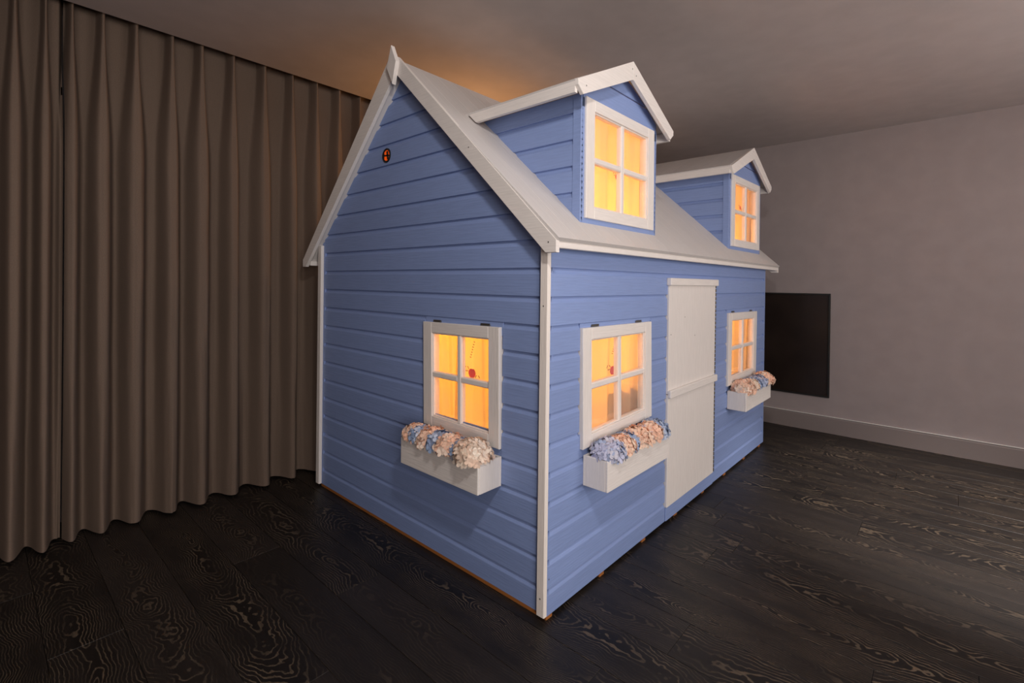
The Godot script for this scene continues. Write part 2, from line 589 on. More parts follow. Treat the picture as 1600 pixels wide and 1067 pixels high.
func plank(fl: Node, x0: float, x1: float, z0: float, z1: float, mats: Array) -> void:
	var g := 0.0006
	var c := 0.0009
	x0 += g; x1 -= g; z0 += g; z1 -= g
	var uo := rng.randf_range(0.0, 0.05)
	var vo := rng.randf_range(0.0, 0.1)
	var fl_u := rng.randf() < 0.5
	var fl_v := rng.randf() < 0.5
	var U := func(p: Vector3) -> Vector2:
		var a := (p.x - x0) / 0.1955 * 0.95 + uo
		var b := (p.z - z0) / 1.95 * 0.9 + vo
		return Vector2(1.0 - a if fl_u else a, 1.0 - b if fl_v else b)
	var mb := MB.new()
	var rings := []
	for e in [[-0.012, 0.0], [-c, 0.0], [0.0, c]]:
		var i: float = e[1]
		rings.append(PackedVector3Array([Vector3(x0 + i * 1.3, e[0], z0 + i), Vector3(x1 - i * 1.3, e[0], z0 + i), Vector3(x1 - i * 1.3, e[0], z1 - i), Vector3(x0 + i * 1.3, e[0], z1 - i)]))
	for k in 2:
		var A: PackedVector3Array = rings[k]
		var B: PackedVector3Array = rings[k + 1]
		for i in 4:
			var j := (i + 1) % 4
			var hint := (A[i] + A[j]) / 2.0 - Vector3((x0 + x1) / 2, 0, (z0 + z1) / 2)
			hint.y = 0.0
			mb.tri(A[i], A[j], B[j], hint, U.call(A[i]), U.call(A[j]), U.call(B[j]))
			mb.tri(A[i], B[j], B[i], hint, U.call(A[i]), U.call(B[j]), U.call(B[i]))
	var T: PackedVector3Array = rings[2]
	mb.tri(T[0], T[1], T[2], Vector3.UP, U.call(T[0]), U.call(T[1]), U.call(T[2]))
	mb.tri(T[0], T[2], T[3], Vector3.UP, U.call(T[0]), U.call(T[2]), U.call(T[3]))
	part(fl, "plank", mb, mats[rng.randi() % mats.size()])

# ---------------------------------------------------------------- long curtains
func room_curtains() -> void:
	var seen := [-1.27, -1.174, -1.084, -0.973, -0.845, -0.694, -0.559, -0.403, -0.234, -0.071, 0.084, 0.238, 0.388]
	var pl := []
	var x := -3.25
	while x < -1.42:
		pl.append(x); x += 0.12
	pl.append(-1.37)
	for s in seen: pl.append(s)
	x = 0.54
	while x < 3.35:
		pl.append(x); x += 0.155
	drape(pl, -3.24, -1.110, "left drawn taupe pinch pleat curtain at the photo's edge", true)
	drape(pl, -1.106, 3.33, "wide taupe pinch pleat curtain beside the playhouse", false)

func drape(pl: Array, xa: float, xb: float, label: String, left: bool) -> void:
	var t := thing("curtain", label, "curtain", "long taupe curtains", Vector3((xa + xb) / 2.0, 0.0, -2.08))
	var nz := FastNoiseLite.new()
	nz.seed = 5
	nz.frequency = 1.0
	var rows := 64
	var step := 0.004
	var cols := int((minf(xb, 0.9) - xa) / step)
	var xs := []
	for q in cols + 1: xs.append(lerpf(xa, minf(xb, 0.9), float(q) / cols))
	if xb > 0.9:
		for q in range(1, 200): xs.append(lerpf(0.9, xb, q / 199.0))
	var g := []
	for r in rows + 1:
		var y := lerpf(2.60, 0.014, float(r) / rows)
		var h := clampf((2.55 - y) / 2.53, 0.0, 1.0)
		var row := []
		for q in xs.size():
			var xx: float = xs[q]
			# place between pleats: 0 at a pleat, 0.5 half-way
			var k := 0
			while k < pl.size() - 2 and pl[k + 1] < xx: k += 1
			var ta: float = pl[k]
			var tb: float = pl[k + 1]
			var fr := clampf((xx - ta) / (tb - ta), 0.0, 1.0)
			var lean := lerpf(nz.get_noise_2d(k * 3.1, 5.0), nz.get_noise_2d((k + 1) * 3.1, 5.0), smoothstep(0.0, 1.0, fr)) * 0.5 * h
			var dist := minf(fr, 1.0 - fr) * (tb - ta)     # metres to the nearest pleat
			var idx := k if fr < 0.5 else k + 1
			var s := -1.0 if fr < 0.5 else 1.0
			dist = absf(dist - lean * 0.02 * s)
			var half := lerpf(0.017, 0.042, smoothstep(0.0, 0.30, h)) * (0.9 + 0.35 * nz.get_noise_2d(idx * 7.3, 1.0))
			var ridge := 0.0
			for kk in [k, k + 1]:
				var hw := lerpf(0.013, 0.044, smoothstep(0.0, 0.28, h)) * (0.9 + 0.35 * nz.get_noise_2d(kk * 7.3, 1.0)) * (minf(1.0, (pl[kk + 1] - pl[kk]) / 0.13) if kk < pl.size() - 1 else 1.0)
				ridge += exp(-pow(absf(xx - pl[kk] - lean * 0.02) / hw, 4.0) * 0.9)
			var cut := exp(-pow(dist / (half * 0.33), 2.0)) * (1.0 - smoothstep(0.03, 0.30, h))
			var soft := 0.5 + 0.5 * cos(TAU * fr + lean * 1.4)
			var amp := lerpf(0.095, 0.125, smoothstep(0.0, 0.6, h))
			var z := amp * lerpf(ridge, soft, smoothstep(0.55, 1.0, h) * 0.7)
			z -= cut * 0.005
			z += 0.012 * nz.get_noise_2d(xx * 4.0, y * 0.7) * smoothstep(0.0, 0.3, h)
			z += 0.007 * nz.get_noise_2d(xx * 30.0 + 9.0, y * 0.9) * h
			z += lerpf(-0.065, -0.018, h)
			if left:
				z += 0.03 * smoothstep(xb - 0.5, xb - 0.1, xx)
				z -= 0.05 * smoothstep(xb - 0.014, xb, xx)
			else:
				z -= 0.03 * (1.0 - smoothstep(xa, xa + 0.03, xx)) * 0.5
			row.append(Vector3(xx - t.position.x, y, z))
		g.append(row)
	var mb := MB.new()
	mb.sheet(g, Vector3(0, 0, 1))
	part(t, "cloth", mb, M.drape)
	var hem := MB.new()
	var a := []
	for r in [58, 59, 60]: pass
	var rail := MB.new()
	rail.box(Vector3(xa - t.position.x, 2.575, -0.03), Vector3(xb - t.position.x, 2.60, -0.018), 0.002)
	part(t, "track", rail, M.shell)

# ---------------------------------------------------------------- playhouse
var house: Node3D

# profile of one cladding board: [height above its foot, depth behind the face]; cove at the top
const PROFILE := [[0.0, 0.013], [0.0, 0.0012], [0.0014, 0.0], [0.0835, 0.0], [0.0860, 0.0012], [0.0890, 0.0036], [0.0935, 0.0064], [0.1000, 0.0090], [0.1079, 0.0106], [0.1079, 0.0132]]

# one board; place(s, y, depth) -> point; from/to give its ends at a height
func board(parent: Node, called: String, y0: float, height: float, place: Callable, from: Callable, to: Callable, bottom_cut := 0.0) -> void:
	var A := PackedVector3Array()
	var B := PackedVector3Array()
	var skew := rng.randf_range(-0.0006, 0.0006)
	for e in PROFILE:
		var hh: float = maxf(e[0], bottom_cut)
		if hh > height: hh = height
		var y := y0 + hh
		A.append(place.call(from.call(y), y, e[1] + skew))
		B.append(place.call(to.call(y), y, e[1] + skew))
	var mb := MB.new()
	mb.loft([A, B])
	part(parent, called, mb, M.blue[rng.randi() % M.blue.size()])

func roof_under(z: float) -> float:
	# underside of the roof deck at depth z
	if z > RIDGE_Z:
		return RIDGE_Y - 0.016 - (z - RIDGE_Z) * (RIDGE_Y - EAVE_Y) / (EAVE_Z - RIDGE_Z)
	return RIDGE_Y - 0.016 - (RIDGE_Z - z) * (RIDGE_Y - BACK_Y) / (RIDGE_Z - BACK_Z)

func roof_z(y: float, front: bool) -> float:
	var d := RIDGE_Y - 0.016 - y
	if front: return RIDGE_Z + d * (EAVE_Z - RIDGE_Z) / (RIDGE_Y - EAVE_Y)
	return RIDGE_Z - d * (RIDGE_Z - BACK_Z) / (RIDGE_Y - BACK_Y)

# openings: corners of the sash fronts, top-left, top-right, bottom-right, bottom-left
var W_GABLE := [Vector3(-0.012, 1.059, -0.753), Vector3(-0.012, 1.065, -0.254), Vector3(-0.012, 0.578, -0.246), Vector3(-0.012, 0.586, -0.741)]
var W_NEAR := [Vector3(0.193, 1.067, 0.012), Vector3(0.769, 1.065, 0.012), Vector3(0.784, 0.602, 0.012), Vector3(0.204, 0.582, 0.012)]
var W_FAR := [Vector3(1.853, 1.064, 0.012), Vector3(2.455, 1.057, 0.012), Vector3(2.443, 0.588, 0.012), Vector3(1.847, 0.583, 0.012)]
const D1 := {"x0": 0.209, "x1": 0.854, "c": 0.520, "hw": 0.412}
const D2 := {"x0": 1.916, "x1": 2.600, "c": 2.250, "hw": 0.446}
var W_D1 := [Vector3(0.229, 2.003, -0.010), Vector3(0.815, 2.005, -0.010), Vector3(0.820, 1.513, -0.010), Vector3(0.232, 1.512, -0.010)]
var W_D2 := [Vector3(1.943, 1.998, -0.010), Vector3(2.555, 2.010, -0.010), Vector3(2.562, 1.517, -0.010), Vector3(1.947, 1.513, -0.010)]

func playhouse() -> void:
	house = thing("playhouse", "pale blue wooden playhouse with white trim, two dormers and glowing orange windows", "playhouse")
	house_shell()
	cladding()
	trims()
	roof()
	dormer(D1, W_D1)
	dormer(D2, W_D2)
	stable_door()
	var gb := Vector3(-1, 0, 0)
	var fb := Vector3(0, 0, 1)
	sash(W_GABLE, gb, true)
	sash(W_NEAR, fb, true)
	sash(W_FAR, fb, true)
	sash(W_D1, fb, false)
	sash(W_D2, fb, false)
	vent()
	screws()
	for p in [Vector3(0.75, 1.45, -0.85), Vector3(1.95, 1.45, -0.85)]:
		bulb(house, p, 0.04, M.glow, lin(1.0, 0.355, 0.02), 1.2)
	for w in [W_NEAR, W_FAR, W_D1, W_D2]:
		var sb := MB.new()
		var xr: float = (w[1].x + w[2].x) / 2.0
		var zc: float = w[0].z - 0.085
		sb.box(Vector3(xr - 0.028, w[2].y - 0.02, zc - 0.04), Vector3(xr + 0.10, w[1].y + 0.02, zc), 0.001)
		part(house, "shade_post", sb, M.raw)  # added post, its unlit face makes the dark strip beside the curtain
	var blocker := MB.new()
	blocker.box(Vector3(0.50, 0.60, -0.30), Vector3(0.80, 0.79, -0.10), 0.002)
	part(house, "light_blocker", blocker, M.raw)  # added box, keeps bulb light off the lower right of the near curtain
	cottage_curtains()

func house_shell() -> void:
	var t0 := 0.014       # cladding thickness in front of the shell
	var t1 := 0.026
	# front wall with two openings, left of and right of the door
	var mb := MB.new()
	var zi := -t1
	var zo := -t0
	for b in [[0.028, 0.232, 0.02, 1.468], [0.232, 0.750, 0.02, 0.61], [0.232, 0.750, 1.04, 1.468], [0.750, 1.886, 0.02, 1.468], [1.886, 2.415, 0.02, 0.61], [1.886, 2.415, 1.04, 1.468], [2.415, LEN - 0.031, 0.02, 1.468]]:
		mb.box(Vector3(b[0], b[2], zi), Vector3(b[1], b[3], zo), 0.0)
	part(house, "front_wall_panel", mb, M.blue[1])
	mb = MB.new()
	for b in [[-DEP, -0.718, 0.02, 1.40], [-0.718, -0.280, 0.02, 0.61], [-0.718, -0.280, 1.04, 1.40], [-0.280, -0.016, 0.02, 1.40]]:
		mb.box(Vector3(t0, b[2], b[0]), Vector3(t1, b[3], b[1]), 0.0)
	part(house, "gable_wall_panel", mb, M.blue[1])
	for x in [[t0, t1], [LEN - 0.03, LEN]]:
		mb = MB.new()
		var A := PackedVector3Array()
		var B := PackedVector3Array()
		for p in [[-0.016, 1.40], [-0.016, roof_under(-0.016)], [RIDGE_Z, roof_under(RIDGE_Z)], [-DEP, roof_under(-DEP)], [-DEP, 1.40]]:
			A.append(Vector3(x[0], p[1], p[0])); B.append(Vector3(x[1], p[1], p[0]))
		mb.loft([A, B])
		part(house, "gable_peak_panel", mb, M.blue[1])
	mb = MB.new()
	mb.box(Vector3(LEN - 0.03, 0.02, -DEP), Vector3(LEN, 1.40, 0.0), 0.0)
	part(house, "end_wall_panel", mb, M.blue[0])
	mb = MB.new()
	mb.box(Vector3(0.0, 0.02, -DEP - 0.002), Vector3(LEN, 1.474, -DEP + 0.03), 0.0)
	part(house, "rear_wall_panel", mb, M.blue[0])
	mb = MB.new()
	mb.box(Vector3(0.02, 0.045, -DEP + 0.02), Vector3(LEN - 0.02, 0.065, -0.02), 0.0)
	part(house, "floor_panel", mb, M.raw)
	for x in [0.018, 0.372, 0.742, 1.100, 1.478, 1.843, 2.236, 2.598]:
		mb = MB.new()
		mb.box(Vector3(x - 0.018, 0.0, -DEP + 0.01), Vector3(x + 0.018, 0.045, -0.002 if x < 0.1 else -0.001), 0.002)
		part(house, "bearer", mb, M.timber, "orange brown timber bearer under the playhouse")

func cladding() -> void:
	var gp := func(s: float, y: float, d: float) -> Vector3: return Vector3(d, y, s)
	var fp := func(s: float, y: float, d: float) -> Vector3: return Vector3(s, y, -d)
	var k := 0
	while true:
		var y0 := FIRST + (k - 1) * PITCH
		var cut := 0.0
		if k == 0: cut = BASE - y0
		var y1 := y0 + PITCH
		# gable
		if y0 < RIDGE_Y - 0.06:
			var zl := func(y: float) -> float: return maxf(-DEP, roof_z(y, false) + 0.004) if y > 1.3 else -DEP
			var zr := func(y: float) -> float: return minf(-0.001, roof_z(y, true) - 0.004) if y > 1.3 else -0.001
			if y1 > 0.597 and y0 < 1.05:
				board(house, "gable_board", y0, PITCH, gp, zl, func(_y): return -0.7555, cut)
				board(house, "gable_board", y0, PITCH, gp, func(_y): return -0.2435, zr, cut)
			else:
				board(house, "gable_board", y0, minf(PITCH, RIDGE_Y - 0.03 - y0), gp, zl, zr, cut)
		# front, from left to right with gaps for sashes and door
		if y0 < 1.39:
			var h := minf(PITCH, 1.395 - y0)
			var spans := [[0.001, LEN]]
			if y0 < 1.19:
				spans = [[0.001, 0.962], [1.617, LEN]]
				if k == 0: spans = [[0.001, 0.962], [1.6175, LEN]]
			if y1 > 0.60 and y0 < 1.05:
				spans = [[0.001, 0.1905], [0.7865, 0.962], [1.617, 1.8445], [2.4575, LEN]]
			for s in spans:
				board(house, "front_board", y0, h, fp, func(_y): return s[0], func(_y): return s[1], cut)
		k += 1
		if y0 > RIDGE_Y: break
	# fillers above and below the sashes
	var mb := MB.new()
	mb.box(Vector3(0.004, 1.03, -0.753), Vector3(0.013, 1.0855, -0.246), 0.0008)
	part(house, "filler_board", mb, M.blue[2])
	mb = MB.new()
	mb.box(Vector3(0.004, 0.547, -0.753), Vector3(0.013, 0.64, -0.246), 0.0008)
	part(house, "filler_board", mb, M.blue[1])
	for x in [[0.193, 0.784], [1.847, 2.455]]:
		mb = MB.new()
		mb.box(Vector3(x[0], 1.03, -0.013), Vector3(x[1], 1.0855, -0.004), 0.0008)
		part(house, "filler_board", mb, M.blue[2])
		mb = MB.new()
		mb.box(Vector3(x[0], 0.547, -0.013), Vector3(x[1], 0.64, -0.004), 0.0008)
		part(house, "filler_board", mb, M.blue[1])

func trims() -> void:
	var mb := MB.new()
	mb.box(Vector3(-0.020, BASE, -0.0355), Vector3(-0.0002, 1.43, 0.002), 0.003)
	part(house, "corner_post", mb, M.post, "white corner post at the near corner")
	mb = MB.new()
	mb.box(Vector3(-0.020, BASE, -1.797), Vector3(-0.0002, 1.455, -1.757), 0.003)
	part(house, "corner_post", mb, M.white_up, "white corner post at the far gable edge")

func roof() -> void:
	var xa := -0.050
	var xb := LEN + 0.11
	var sf := (RIDGE_Y - EAVE_Y) / (EAVE_Z - RIDGE_Z)
	var sb := (RIDGE_Y - BACK_Y) / (RIDGE_Z - BACK_Z)
	var nf := Vector3(0, 1, sf).normalized()
	var nb := Vector3(0, 1, -sb).normalized()
	var fy := func(z: float) -> float: return EAVE_Y - sf * (z - EAVE_Z)
	var n := 26
	for i in n:
		var x0 := lerpf(xa, xb, float(i) / n)
		var x1 := lerpf(xa, xb, float(i + 1) / n)
		var runs := [[RIDGE_Z, EAVE_Z]]
		for d in [D1, D2]:
			if x0 >= d.x0 + 0.0 and x1 <= d.x1 - 0.0:
				runs = [[RIDGE_Z, -0.60], [-0.045, EAVE_Z]]
		for r in runs:
			var mb := MB.new()
			var a := Vector3((x0 + x1) / 2, fy.call(r[0]), r[0]) - nf * 0.0075
			var b := Vector3((x0 + x1) / 2, fy.call(r[1]), r[1]) - nf * 0.0075
			mb.bar(a, b, Vector3.RIGHT, nf, x1 - x0, 0.015, 0.0012)
			part(house, "roof_board", mb, M.roof[rng.randi() % 3])
		var mb2 := MB.new()
		var a2 := Vector3((x0 + x1) / 2, RIDGE_Y, RIDGE_Z) - nb * 0.0075
		var b2 := Vector3((x0 + x1) / 2, BACK_Y, BACK_Z) - nb * 0.0075
		mb2.bar(a2, b2, Vector3.RIGHT, nb, x1 - x0, 0.015, 0.0012)
		part(house, "roof_board", mb2, M.roof[rng.randi() % 3])
	# eave fascia under the front edge
	var f := MB.new()
	f.box(Vector3(-0.035, 1.369, 0.040), Vector3(xb - 0.01, 1.3895, 0.066), 0.002)
	part(house, "eave_fascia", f, M.white)
	f = MB.new()
	f.box(Vector3(-0.035, 1.3895, 0.036), Vector3(xb - 0.01, 1.402, 0.060), 0.0015)
	part(house, "eave_fascia", f, M.white)
	f = MB.new()
	f.box(Vector3(-0.035, 1.335, -1.885), Vector3(xb - 0.01, 1.362, -1.86), 0.002)
	part(house, "eave_fascia", f, M.white)
	# barge boards
	for x in [[-0.037, -0.018], [LEN + 0.096, 0.018]]:
		var px: float = x[0]
		var d := Vector3(x[1], 0, 0)
		var fr := PackedVector3Array()
		for p in [[0.066, 1.395], [0.066, 1.353], [0.018, 1.353], [-0.905, 2.222], [-0.925, 2.240], [-0.925, 2.329]]:
			fr.append(Vector3(px, p[1], p[0]))
		f = MB.new()
		f.plate(fr, d, 0.002)
		part(house, "barge_board", f, M.white)
		var bk := PackedVector3Array()
		for p in [[-1.924, 1.368], [-1.924, 1.328], [-1.884, 1.328], [-0.9255, 2.269], [-0.9255, 2.300], [-0.999, 2.334]]:
			bk.append(Vector3(px, p[1], p[0]))
		f = MB.new()
		f.plate(bk, d, 0.002)
		part(house, "barge_board", f, M.white)
	# finial: a diamond plate on the peak
	f = MB.new()
	var q := PackedVector3Array()
	for p in [[-0.948, 2.383], [-0.905, 2.296], [-0.934, 2.193], [-0.984, 2.282]]:
		q.append(Vector3(-0.055, p[1], p[0]))
	f.plate(q, Vector3(-0.02, 0, 0), 0.002)
	part(house, "finial", f, M.white_up)

# small dark screw heads where the photo shows them
func screws() -> void:
	for e in [[Vector3(-0.0205, 0.085, -0.017), Vector3(-1, 0, 0)], [Vector3(-0.0205, 1.16, -0.018), Vector3(-1, 0, 0)], [Vector3(-0.0555, 1.39, 0.03), Vector3(-1, 0, 0)], [Vector3(-0.0555, 1.80, -0.40), Vector3(-1, 0, 0)],
		[Vector3(0.010, 0.150, 0.0005), Vector3(0, 0, 1)], [Vector3(0.512, 2.195, 0.036), Vector3(0, 0, 1)], [Vector3(0.545, 2.175, 0.036), Vector3(0, 0, 1)], [Vector3(0.16, 2.010, 0.036), Vector3(0, 0, 1)],
		[Vector3(2.24, 2.20, 0.036), Vector3(0, 0, 1)], [Vector3(1.16, 1.07, 0.0105), Vector3(0, 0, 1)], [Vector3(1.30, 0.96, 0.0105), Vector3(0, 0, 1)], [Vector3(0.99, 0.985, 0.0105), Vector3(0, 0, 1)]]:
		var mb := MB.new()
		mb.lathe(e[0], e[1], [Vector2(0.003, -0.003), Vector2(0.003, 0.0), Vector2(0.0, 0.0006)], 8)
		part(house, "screw", mb, M.metal)

func dormer(D: Dictionary, W: Array) -> void:
	var d := group_part(house, "dormer")
	var x0: float = D.x0
	var x1: float = D.x1
	var c: float = D.c
	var hw: float = D.hw
	var zf := -0.02
	var sf := (RIDGE_Y - EAVE_Y) / (EAVE_Z - RIDGE_Z)
	var roofz := func(y: float) -> float: return EAVE_Z - (y - EAVE_Y) / sf
	var rise := 0.203 / hw * 1.0
	# side boards, both sides
	for side in [0, 1]:
		var sx: float = x0 if side == 0 else x1
		var sgn := 1.0 if side == 0 else -1.0
		var place := func(s: float, y: float, dd: float) -> Vector3: return Vector3(sx + sgn * dd, y, s)
		for k in range(-2, 5):
			var y0 := 1.510 + k * PITCH + 0.0
			if y0 + PITCH < 1.47: continue
			board(d, "side_board", y0, minf(PITCH, 2.012 - y0), place, func(y): return roofz.call(y) - 0.03, func(_y): return -0.060)
		var mb := MB.new()
		mb.box(Vector3(sx - sgn * 0.003, 1.488, -0.062), Vector3(sx + sgn * 0.012, 2.012, zf), 0.002)
		part(d, "corner_trim", mb, M.blue[2])
		mb = MB.new()
		# inner lining
		mb.plate(PackedVector3Array([Vector3(sx + sgn * 0.014, 1.47, zf - 0.01), Vector3(sx + sgn * 0.014, 2.062, zf - 0.01), Vector3(sx + sgn * 0.014, 2.062, -0.70)]), Vector3(sgn * 0.008, 0, 0), 0.0005)
		part(d, "side_panel", mb, M.raw)
	# front: frame pieces round the sash and two boards in the little gable
	var wx0: float = W[0].x + 0.03
	var wx1: float = W[1].x - 0.03
	var fr := MB.new()
	fr.box(Vector3(x0, 1.487, zf - 0.02), Vector3(wx0, 2.0, zf), 0.002)
	part(d, "front_board", fr, M.blue[4])
	fr = MB.new()
	fr.box(Vector3(wx1, 1.487, zf - 0.02), Vector3(x1, 2.0, zf), 0.002)
	part(d, "front_board", fr, M.blue[4])
	fr = MB.new()
	fr.box(Vector3(wx0, 1.487, zf - 0.02), Vector3(wx1, 1.55, zf), 0.002)
	part(d, "front_board", fr, M.blue[4])
	var ly := func(x: float) -> float: return 2.212 - absf(x - c) * 0.203 / hw
	var lx := func(y: float) -> float: return (2.212 - y) * hw / 0.203
	for seg in [[1.96, 2.098], [2.103, 2.20]]:
		var a := PackedVector3Array()
		var lowx: float = lx.call(maxf(seg[0], 2.0))
		var pts := []
		if seg[0] < 2.0:
			var e0 := maxf(x0, c - lx.call(2.0))
			pts = [[x0, seg[0]], [x1, seg[0]], [x1, ly.call(x1) - 0.004], [c + lx.call(seg[1]), seg[1]], [c - lx.call(seg[1]), seg[1]], [x0, ly.call(x0) - 0.004]]
		else:
			pts = [[c - lowx, seg[0]], [c + lowx, seg[0]], [c + 0.01, seg[1]], [c - 0.01, seg[1]]]
		for p in pts: a.append(Vector3(p[0], p[1], zf - 0.016))
		fr = MB.new()
		fr.plate(a, Vector3(0, 0, 0.016), 0.004)
		part(d, "gable_board", fr, M.blue[4])
	# roof boards run from eave to ridge
	var zb := -0.83
	var n := 8
	for side in [-1.0, 1.0]:
		var nrm := Vector3(side * 0.203 / hw, 1, 0).normalized()
		for i in n:
			var z0 := lerpf(0.018, zb, float(i) / n)
			var z1 := lerpf(0.018, zb, float(i + 1) / n) + (0.0012 if i == 1 else 0.0)
			var mb := MB.new()
			var a := Vector3(c + side * (hw + 0.002), 2.024, (z0 + z1) / 2) - nrm * 0.006
			var b := Vector3(c, 2.229, (z0 + z1) / 2) - nrm * 0.006
			mb.bar(a, b, Vector3(0, 0, 1), nrm, z0 - z1, 0.012, 0.0012)
			part(d, "roof_board", mb, M.roof[rng.randi() % 3])
		var e := MB.new()
		var xe: float = c + side * hw
		var pts2 := PackedVector3Array([Vector3(xe, 2.017, 0.018), Vector3(xe, 1.974, 0.018), Vector3(xe, 1.974, roofz.call(1.974) + 0.012), Vector3(xe, 2.017, roofz.call(2.017) + 0.012)])
		e.plate(pts2, Vector3(-side * 0.018, 0, 0), 0.0015)
		part(d, "eave_fascia", e, M.white)
		var bp := PackedVector3Array()
		for p in [[hw, 2.022], [hw, 2.000], [hw - 0.034, 1.972], [0.0, 2.150], [0.0, 2.231]]:
			bp.append(Vector3(c + side * p[0], p[1], 0.0185))
		e = MB.new()
		e.plate(bp, Vector3(0, 0, 0.017), 0.002)
		part(d, "barge_board", e, M.white)

func stable_door() -> void:
	var d := group_part(house, "stable_door")
	var x0 := 0.9655
	var x1 := 1.608
	var mb := MB.new()
	mb.box(Vector3(x0, 0.676, -0.012), Vector3(x1, 1.246, 0.010), 0.002)
	part(d, "upper_leaf", mb, M.white_up)
	mb = MB.new()
	mb.box(Vector3(x0, 0.088, -0.012), Vector3(x1, 0.673, 0.010), 0.002)
	part(d, "lower_leaf", mb, M.white_up)
	mb = MB.new()
	mb.box(Vector3(x0 - 0.004, 0.657, 0.0102), Vector3(x1 + 0.008, 0.697, 0.027), 0.003)
	part(d, "middle_rail", mb, M.white)
	mb = MB.new()
	mb.box(Vector3(x0 - 0.014, 1.241, 0.0), Vector3(x1 + 0.011, 1.280, 0.026), 0.003)
	part(d, "top_rail", mb, M.white)
	for y in [[0.095, 0.650], [0.703, 1.238]]:
		mb = MB.new()
		var yy: float = y[0]
		while yy < y[1]:
			mb.lathe(Vector3(x1 + 0.0052, yy, 0.0085), Vector3.UP, [Vector2(0.0, 0.0), Vector2(0.0050, 0.0), Vector2(0.0050, 0.019), Vector2(0.0, 0.019)], 8)
			yy += 0.025
		part(d, "piano_hinge", mb, M.brass, "tarnished brass piano hinge along the door edge")
	mb = MB.new()
	mb.box(Vector3(x0 - 0.001, BASE, -0.012), Vector3(x1 + 0.006, 0.085, 0.006), 0.002)
	part(d, "threshold", mb, M.blue[4], "blue threshold board under the white door")

# a four-pane sash; corners top-left, top-right, bottom-right, bottom-left of its front face
func sash(C: Array, n: Vector3, hinges: bool) -> void:
	var w := group_part(house, "window")
	var wid: float = ((C[1] - C[0]).length() + (C[2] - C[3]).length()) / 2.0
	var hei: float = ((C[3] - C[0]).length() + (C[2] - C[1]).length()) / 2.0
	var at := func(x: float, y: float, d: float) -> Vector3:
		var s: float = x / wid
		var t: float = y / hei
		return C[3].lerp(C[2], s).lerp(C[0].lerp(C[1], s), t) + n * d
	var piece := func(x0: float, x1: float, y0: float, y1: float, d0: float, d1: float, ch: float) -> MB:
		var mb := MB.new()
		var rings := []
		for e in [[0.0, d0], [0.0, d1 - ch], [ch, d1]]:
			var i: float = e[0]
			rings.append(PackedVector3Array([at.call(x0 + i, y0 + i, e[1]), at.call(x1 - i, y0 + i, e[1]), at.call(x1 - i, y1 - i, e[1]), at.call(x0 + i, y1 - i, e[1])]))
		mb.loft(rings)
		return mb
	var sw := 0.062
	var rt := 0.048
	var rb := 0.048
	part(w, "stile", piece.call(0.0, sw, 0.0, hei, -0.030, 0.0, 0.002), M.white_up)
	part(w, "stile", piece.call(wid - sw, wid, 0.0, hei, -0.030, 0.0, 0.002), M.white_up)
	part(w, "rail", piece.call(sw + 0.0005, wid - sw - 0.0005, hei - rt, hei, -0.030, 0.0, 0.002), M.white)
	part(w, "rail", piece.call(sw + 0.0005, wid - sw - 0.0005, 0.0, rb, -0.030, 0.0, 0.002), M.white)
	var mx: float = wid / 2.0
	var my: float = (rb + hei - rt) / 2.0
	var mw := 0.013
	part(w, "muntin", piece.call(mx - mw, mx + mw, rb - 0.002, hei - rt + 0.002, -0.030, -0.004, 0.005), M.white_up)
	part(w, "muntin", piece.call(sw - 0.002, mx - mw + 0.003, my - mw, my + mw, -0.030, -0.0045, 0.005), M.white)
	part(w, "muntin", piece.call(mx + mw - 0.003, wid - sw + 0.002, my - mw, my + mw, -0.030, -0.0045, 0.005), M.white)
	# glazing beads round the opening, then the panes
	for e in [[sw - 0.001, sw + 0.006, rb, hei - rt], [wid - sw - 0.006, wid - sw + 0.001, rb, hei - rt], [sw, wid - sw, rb - 0.001, rb + 0.006], [sw, wid - sw, hei - rt - 0.006, hei - rt + 0.001]]:
		part(w, "bead", piece.call(e[0], e[1], e[2], e[3], -0.028, -0.006, 0.003), M.white)
	for xx in [[sw, mx - mw], [mx + mw, wid - sw]]:
		for yy in [[rb, my - mw], [my + mw, hei - rt]]:
			part(w, "pane", piece.call(xx[0], xx[1], yy[0], yy[1], -0.019, -0.016, 0.0005), M.glass)
	# lining boards that carry the opening through the wall
	var deep := -0.046
	for e in [[sw - 0.020, sw - 0.002, rb - 0.02, hei - rt + 0.02], [wid - sw + 0.002, wid - sw + 0.020, rb - 0.02, hei - rt + 0.02], [sw - 0.002, wid - sw + 0.002, rb - 0.020, rb - 0.002], [sw - 0.002, wid - sw + 0.002, hei - rt + 0.002, hei - rt + 0.020]]:
		part(w, "lining", piece.call(e[0], e[1], e[2], e[3], deep, -0.0305, 0.0005), M.white)
	if hinges:
		for x in [0.18, 0.815]:
			var mb := MB.new()
			var a: Vector3 = at.call(wid * x - 0.028, hei + 0.004, -0.014)
			var b: Vector3 = at.call(wid * x + 0.028, hei + 0.004, -0.014)
			mb.tube([a, b], 0.003, 8)
			var a2: Vector3 = at.call(wid * x - 0.026, hei + 0.006, -0.013)
			var b2: Vector3 = at.call(wid * x + 0.026, hei + 0.006, -0.013)
			mb.bar(a2, b2, n, Vector3.UP, 0.003, 0.010, 0.0008)
			part(w, "hinge", mb, M.metal, "small steel butt hinge above the sash")

